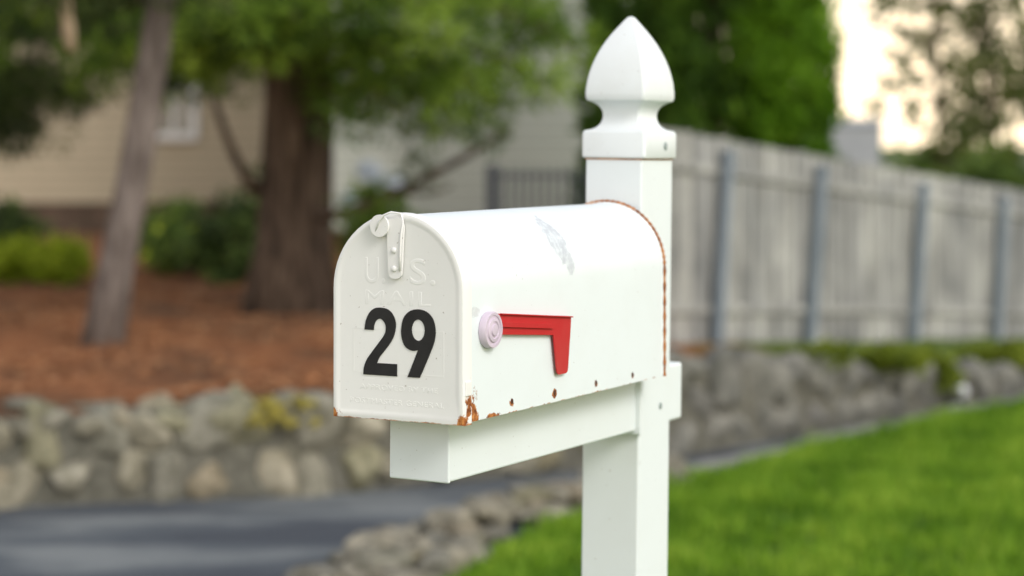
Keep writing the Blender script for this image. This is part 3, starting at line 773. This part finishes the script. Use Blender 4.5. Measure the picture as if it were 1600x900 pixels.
lim=[((tx,ty,1.75),(-1.9,11.6,2.2),(-2.25,11.2,1.98),.05,2.0),
     ((tx,ty,1.9),(-1.6,11.5,2.2),(-1.55,11.0,2.05),.04,2.4),
     ((tx,ty,2.0),(-1.3,11.4,2.25),(-1.15,10.9,2.05),.04,2.0),
     ((tx,ty,1.9),(-1.5,11.4,2.15),(-1.35,10.9,1.92),.03,1.3),
     ((tx+.1,ty,1.9),(-0.9,11.8,2.1),(-0.55,11.4,1.78),.045,1.5),
     ((tx+.1,ty,1.8),(-0.5,11.8,2.05),(-0.10,11.5,1.60),.04,1.7),
     ((tx+.1,ty,1.7),(-0.7,11.8,1.85),(-0.25,11.4,1.48),.03,1.3),
     ((tx+.1,ty,1.65),(-0.9,11.8,1.8),(-0.62,11.3,1.56),.03,1.2),
     ((tx+.1,ty,2.1),(-0.2,11.8,2.4),(0.35,11.6,1.92),.04,1.9),
     ((tx+.1,ty,2.0),(-0.3,11.8,2.1),(0.25,11.5,1.68),.03,1.3),
     ((tx+.1,ty,2.3),(-0.4,12.0,2.5),(0.25,12.2,2.15),.04,1.5),
     ((tx,ty,2.1),(-1.0,11.5,2.5),(-0.5,11.1,2.12),.04,1.9),
     ((tx-.1,ty,2.1),(-2.4,12,2.5),(-3.0,11.8,2.12),.04,2.2),
     ((tx-.1,ty,2.0),(-2.2,12.6,2.3),(-2.7,12.9,1.85),.04,1.8),
     ((tx-.1,ty,1.8),(-1.9,12.6,2.1),(-2.3,12.9,1.75),.03,1.5),
     ((tx+.15,ty-.1,0.93),(-0.70,12.0,1.02),(-0.02,11.85,1.46),.036,0.3),
     ((tx-.2,ty,1.10),(-1.62,12.1,1.2),(-1.75,12.0,1.65),.038,0),
     ((-0.75,12.05,1.12),(-0.5,11.95,1.05),(-0.35,11.9,1.14),.018,0)]
pine("large brown pine trunk with low hanging green boughs on mulch",b2,(-1.18,12.35,7.5),0.235,0.09,lim,M_bark2,M_needle,18)
b1=(-2.05,10.16,terr(-2.02,10.16)-0.02)
lim=[((-1.83,10.16,2.1),(-2.2,9.9,2.35),(-2.55,9.8,2.12),.03,1.8),
     ((-1.83,10.16,2.3),(-2.0,10.5,2.4),(-2.5,10.6,2.05),.03,1.8),
     ((-1.8,10.16,2.5),(-1.7,10.0,2.5),(-1.45,9.9,2.25),.03,1.2)]
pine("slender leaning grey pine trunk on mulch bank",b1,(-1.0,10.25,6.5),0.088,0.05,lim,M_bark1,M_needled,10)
b3=(-3.75,14.2,terr(-3.6,14.2)-0.02)
lim=[((-3.75,14.2,2.1),(-3.2,13.8,2.4),(-2.6,13.6,2.0),.03,2.4),((-3.75,14.2,2.0),(-4.0,13.6,2.3),(-4.1,13.0,1.85),.03,2.2),((-3.75,14.2,2.4),(-3.3,13.3,2.6),(-3.1,12.8,2.15),.03,2.6),((-3.75,14.2,1.8),(-3.9,13.8,1.9),(-3.95,13.5,1.5),.03,1.8),((-3.75,14.2,2.2),(-3.0,14.4,2.4),(-2.2,14.4,2.1),.03,2.4),
     ((-3.75,14.2,1.7),(-3.4,13.6,2.0),(-3.0,13.3,1.72),.03,1.9),((-3.75,14.2,1.5),(-3.6,13.7,1.7),(-3.35,13.5,1.42),.025,1.3),((-3.75,14.2,1.9),(-3.3,13.9,2.0),(-2.85,13.8,1.62),.02,1.2),((-3.75,14.2,1.6),(-3.5,13.9,1.7),(-3.2,13.8,1.52),.02,0.9)]
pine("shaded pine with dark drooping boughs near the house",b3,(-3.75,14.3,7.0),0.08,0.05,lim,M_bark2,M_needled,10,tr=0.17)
st=bpy.data.objects.new("broken_branch",None); st.location=(-2.13,9.9,1.85); link(st); tag(st,"pale broken branch hanging from the slender pine","branch")
V,F=tube([(0,0,-0.02),(-.01,0,.08),(-.03,0.02,.2),(0.0,.1,.42),(.12,.2,.62)],[.022,.032,.03,.026,.02],10,0.1)
mesh_obj("branch_wood",V,F,M_wood,st,smooth=True)

def shrub(name,label,cat,base,rx,ry,rz,mat,ncl,per,ll,lw,mode="leaf",clr=0.12,group=None,stem=True,zmin=0.02):
    e=bpy.data.objects.new(name,None); e.location=base; link(e); tag(e,label,cat,group=group)
    C=[];Rr=[]
    for i in range(ncl):
        d=Vector((random.gauss(0,1),random.gauss(0,1),random.gauss(0,1))).normalized()*(random.random()**0.4)
        lump=1+0.2*math.sin(d.x*5+i%3)
        C.append((d.x*rx*lump,d.y*ry*lump,max(zmin,rz+d.z*rz*lump))); Rr.append(clr*random.uniform(.6,1.3))
    V,t=leaf_quads(C,Rr,per,ll,lw,mode,0.9)
    quads_mesh("crown",V,mat,t,e)
    if stem:
        a=Acc()
        for i in range(5):
            an=i*1.3; V,F=tube([(0,0,-.03),(math.cos(an)*rx*.2,math.sin(an)*ry*.2,rz*.6),(math.cos(an)*rx*.5,math.sin(an)*ry*.5,rz*1.3)],[.018,.012,.006],6); a.add(V,F)
        mesh_obj("stem",a.v,a.f,M_bark2,e)
    return e
M_yel=leaf_mat("yellow_green_leaf",[(0,(0.10,0.16,0.01)),(0.5,(0.33,0.43,0.025)),(1,(0.58,0.66,0.06))],0.4)
M_moss=leaf_mat("trailing_green_leaf",[(0,(0.06,0.09,0.012)),(0.5,(0.20,0.26,0.025)),(1,(0.38,0.44,0.06))],0.35)
M_dgr=leaf_mat("dark_shrub_leaf",[(0,(0.025,0.04,0.015)),(0.6,(0.06,0.10,0.025)),(1,(0.16,0.24,0.05))],0.35)
M_mid=leaf_mat("mid_green_leaf",[(0,(0.04,0.07,0.015)),(0.5,(0.10,0.17,0.03)),(1,(0.22,0.30,0.06))],0.4)
M_blue=leaf_mat("pale_blue_petal",[(0,(0.45,0.52,0.6)),(1,(0.7,0.76,0.82))],0.3)
random.seed(5)
def gz(x,y): return terr(x,y)-0.01
for (x,y,rx,rz) in ((-3.55,14.4,.30,.15),(-3.12,14.2,.22,.14),(-4.3,14.9,.3,.2)):
    shrub("low_shrub","low yellow green shrub at the edge of mulch","shrub",(x,y,gz(x,y)),rx,.3,rz,M_yel,30,40,.06,.04,group="yellow green shrubs")
for (x,y,rx,rz,m_,nc) in ((-2.40,15.1,.30,.20,M_mid,26),(-1.95,14.4,.30,.28,M_dgr,34),(-1.9,15.5,.34,.40,M_dgr,34),(-4.3,16.9,.5,.25,M_dgr,42),(-0.6,15.2,.35,.22,M_mid,36),(-2.9,17.5,.4,.22,M_mid,36),(-2.6,16.0,.2,.14,M_yel,16)):
    shrub("dark_shrub","leafy green shrub near the house wall","shrub",(x,y,gz(x,y)),rx,.35,rz,m_,nc,44,.07,.045,group="shrubs by the house",clr=.14)
hy_=shrub("hydrangea_bush","leafy bush with pale blue flower heads by house","shrub",(-1.02,15.0,gz(-1.0,15)),.26,.25,.36,M_mid,36,45,.07,.05)
for c_,r_ in (((-.02,-.22,.80),.095),((.15,-.22,.70),.10),((-.17,-.2,.58),.07)):
    V,t=leaf_quads([c_],[r_],120,.04,.035,"leaf",.9)
    quads_mesh("flower_head",V,M_blue,t,hy_)

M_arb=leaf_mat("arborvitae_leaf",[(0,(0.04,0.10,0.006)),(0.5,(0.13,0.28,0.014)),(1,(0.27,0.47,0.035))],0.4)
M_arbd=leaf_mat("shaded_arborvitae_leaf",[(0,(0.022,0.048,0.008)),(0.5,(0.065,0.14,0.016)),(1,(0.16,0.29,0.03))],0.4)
def arbor(x,y,r,h,mat,label):
    e=bpy.data.objects.new("arborvitae_tree",None); e.location=(x,y,gz(x,y)); link(e); tag(e,label,"tree",group="tall evergreens behind the fence")
    C=[];Rr=[]
    for i in range(640):
        z=random.uniform(.1,h); t=z/h; rr_=r*(1.0 if t<.6 else max(0.05,1-((t-.6)/.4)**1.6))
        an=random.random()*6.28; q=rr_*random.uniform(.7,1.0)*(1+.08*math.sin(an*4+z*3)); C.append((q*math.cos(an),q*math.sin(an),z)); Rr.append(.11)
    V,t=leaf_quads(C,Rr,48,.10,.040,"spray",1.2,0.7); quads_mesh("crown",V,mat,t,e)
    V,F=tube([(0,0,-.05),(0,0,h*.5),(0.02,0,h*.9)],[.09,.07,.02],8,.05); mesh_obj("trunk",V,F,M_bark2,e)
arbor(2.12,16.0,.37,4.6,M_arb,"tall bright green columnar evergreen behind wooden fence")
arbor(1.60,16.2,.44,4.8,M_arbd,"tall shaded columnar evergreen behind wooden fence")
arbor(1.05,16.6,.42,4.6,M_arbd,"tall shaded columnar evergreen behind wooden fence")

M_far=leaf_mat("oak_leaf",[(0,(0.035,0.052,0.015)),(0.5,(0.10,0.13,0.03)),(1,(0.23,0.25,0.06))],0.55)
def oak(x,y,zc,r,h,ncl,label,per=30,mat=M_far,ll=.16,cr=.2):
    e=bpy.data.objects.new("oak_tree",None); e.location=(x,y,0); link(e); tag(e,label,"tree")
    a=Acc(); V,F=tube([(0,0,-.05),(.05,0,zc*.5),(0,0,zc),(.1,0,zc+h*.5)],[r*.04,r*.032,r*.024,r*.008],10,.06); a.add(V,F)
    C=[];Rr=[]
    for i in range(18):
        d=Vector((random.gauss(0,1),random.gauss(0,1),random.gauss(-.1,.9))).normalized()
        tip=Vector((d.x*r,d.y*r,zc+d.z*h)); p0=Vector((0,0,random.uniform(zc*.5,zc)))
        pts=bez(p0,(p0+tip)/2+Vector((0,0,.3)),tip); V,F=tube(pts,[r*.011*(1-.8*j/9) for j in range(10)],6,.06); a.add(V,F)
        for q in range(ncl//18):
            t=random.uniform(.3,1.05); c=p0.lerp(tip,t)+Vector((random.gauss(0,.26*r),random.gauss(0,.26*r),random.gauss(0,.26*h))); C.append(c[:]); Rr.append(random.uniform(.5,1.3)*cr)
    mesh_obj("trunk",a.v,a.f,M_bark2,e,smooth=True)
    V,t=leaf_quads(C,Rr,per,ll,ll*.6,"leaf",.8); quads_mesh("crown",V,mat,t,e)
random.seed(33)
oak(6.05,26,3.0,1.45,1.6,144,"spreading broadleaf tree with sky showing through",14,ll=.12,cr=.14)
oak(8.7,34,3.5,2.3,2.2,162,"spreading broadleaf tree with sky showing through",14,ll=.15,cr=.19)
oak(7.0,30,2.2,1.35,.8,90,"small broadleaf tree beyond the fence",14,ll=.13,cr=.16)
oak(4.75,23,3.2,0.75,.8,54,"young broadleaf tree beyond the fence",12,ll=.10,cr=.11)
for i,(x,y,rx,rz,m_) in enumerate(((3.6,19,.6,.56,M_mid),(4.5,19.5,.7,.64,M_mid),(5.4,20,.8,.64,M_mid),(3.1,20.5,.5,.58,M_dgr),(6.4,22,1.0,.76,M_far),(5.1,23,.9,.80,M_far),(7.6,24,1.1,.82,M_mid))):
    shrub("hedge_shrub","rounded green shrub beyond the wooden fence","shrub",(x,y,0.0),rx,.5,rz,m_,90,50,.09,.055,group="shrubs beyond the fence",clr=.18)
M_far_w=noise_mat("grey_far_wall",[(0.3,(0.30,0.31,0.33)),(0.7,(0.38,0.39,0.41))],1,0.9,0,0)
fb=bpy.data.objects.new("distant_building",None); fb.location=(10.1,60,0); link(fb); tag(fb,"distant low grey building between trees","building")
V,F=box(-.75,.65,-.6,4,0,1.95); mesh_obj("wall",V,F,M_far_w,fb)
V=[(-.85,-.7,1.95),(.75,-.7,1.95),(.75,4.1,1.95),(-.85,4.1,1.95),(-.7,.0,2.15),(.6,.0,2.15),(.6,3.4,2.15),(-.7,3.4,2.15)]
mesh_obj("roof",V,box(0,1,0,1,0,1)[1],M_far_w,fb)
for (x,y,rx,rz,dz) in ((1.90,10.25,.22,.04,.02),(2.20,10.64,.11,.10,.13),(2.7,11.35,.28,.04,.02),(1.5,9.98,.16,.025,.02),(3.1,12.0,.32,.04,.03)):
    shrub("trailing_plant","yellow green plant clump spilling over grey wall","plant",(x,y,top_at(x)-dz),rx,.13,rz,M_moss,24,55,.045,.02,"spray",.055,group="plants on the wall top",stem=False)
gl=bpy.data.objects.new("garden_light",None); gl.location=(2.33,10.62,0.0); link(gl); tag(gl,"small white globe garden light at lawn edge","garden light")
m_w=noise_mat("white_globe",[(0.3,(0.55,0.57,0.6)),(0.7,(0.65,0.67,0.7))],4,0.3,0,0)
bmx=bmesh.new(); bmesh.ops.create_uvsphere(bmx,u_segments=20,v_segments=12,radius=.036); me=bpy.data.meshes.new("globe"); bmx.to_mesh(me); bmx.free()
o=bpy.data.objects.new("globe",me); me.materials.append(m_w); me.polygons.foreach_set("use_smooth",[True]*len(me.polygons)); link(o,gl); o.location=(0,0,.10)
V,F=tube([(0,0,-.02),(0,0,.03),(0,0,.068)],[.01,.01,.02],8); mesh_obj("stake",V,F,M_iron,gl)

# ------------------------------------------------------------------ light, sky
sun_az=math.radians(140)
sun_el=math.radians(36)
w=bpy.data.worlds.new("World"); scene.world=w; w.use_nodes=True
nt=w.node_tree; nt.nodes.clear()
wo=nt.nodes.new("ShaderNodeOutputWorld"); bg=nt.nodes.new("ShaderNodeBackground"); sky=nt.nodes.new("ShaderNodeTexSky")
sky.sky_type='NISHITA'; sky.sun_disc=False; sky.sun_elevation=sun_el; sky.sun_rotation=sun_az; sky.dust_density=3.0; sky.air_density=1.0; sky.ozone_density=1.0
hs=nt.nodes.new("ShaderNodeHueSaturation"); hs.inputs["Saturation"].default_value=0.5; hs.inputs["Value"].default_value=1.2
nt.links.new(sky.outputs[0],hs.inputs["Color"])
tcw=nt.nodes.new("ShaderNodeTexCoord"); sxw=nt.nodes.new("ShaderNodeSeparateXYZ"); nt.links.new(tcw.outputs["Generated"],sxw.inputs[0])
mr=nt.nodes.new("ShaderNodeMapRange"); mr.interpolation_type='SMOOTHSTEP'; mr.inputs[1].default_value=0.05; mr.inputs[2].default_value=0.75; mr.inputs[3].default_value=1.0; mr.inputs[4].default_value=0.15
nt.links.new(sxw.outputs[2],mr.inputs[0])
mr2=nt.nodes.new("ShaderNodeMapRange"); mr2.interpolation_type='SMOOTHSTEP'; mr2.inputs[1].default_value=0.03; mr2.inputs[2].default_value=0.20; mr2.inputs[3].default_value=1.0; mr2.inputs[4].default_value=0.0
nt.links.new(sxw.outputs[2],mr2.inputs[0])
hzc=mixc(nt,mr2.outputs[0],(8.3,8.6,8.8),(16.0,13.0,9.0))
hz_=mixc(nt,mr.outputs[0],hs.outputs[0],hzc)
nt.links.new(hz_,bg.inputs[0]); bg.inputs[1].default_value=0.15
nt.links.new(bg.outputs[0],wo.inputs[0])
sl=bpy.data.lights.new("sun",'SUN'); sl.energy=1.3; sl.angle=math.radians(18); sl.color=(1.0,0.965,0.91)
so=bpy.data.objects.new("sun",sl); link(so)
sd=Vector((math.sin(sun_az)*math.cos(sun_el),math.cos(sun_az)*math.cos(sun_el),math.sin(sun_el)))
so.rotation_euler=sd.to_track_quat('Z','Y').to_euler()

# ------------------------------------------------------------------ camera
cd=bpy.data.cameras.new("camera"); cam=bpy.data.objects.new("camera",cd); link(cam)
cam.location=(0,0,1.38); cam.rotation_euler=(math.radians(90),0,0)
cd.sensor_width=36; cd.lens=72; cd.shift_y=-225/1600; cd.clip_start=0.05; cd.clip_end=2000
cd.dof.use_dof=True; cd.dof.focus_distance=2.32; cd.dof.aperture_fstop=3.2; cd.dof.aperture_blades=0
scene.camera=cam
scene.view_settings.view_transform='Standard'; scene.view_settings.look='None'; scene.view_settings.exposure=0
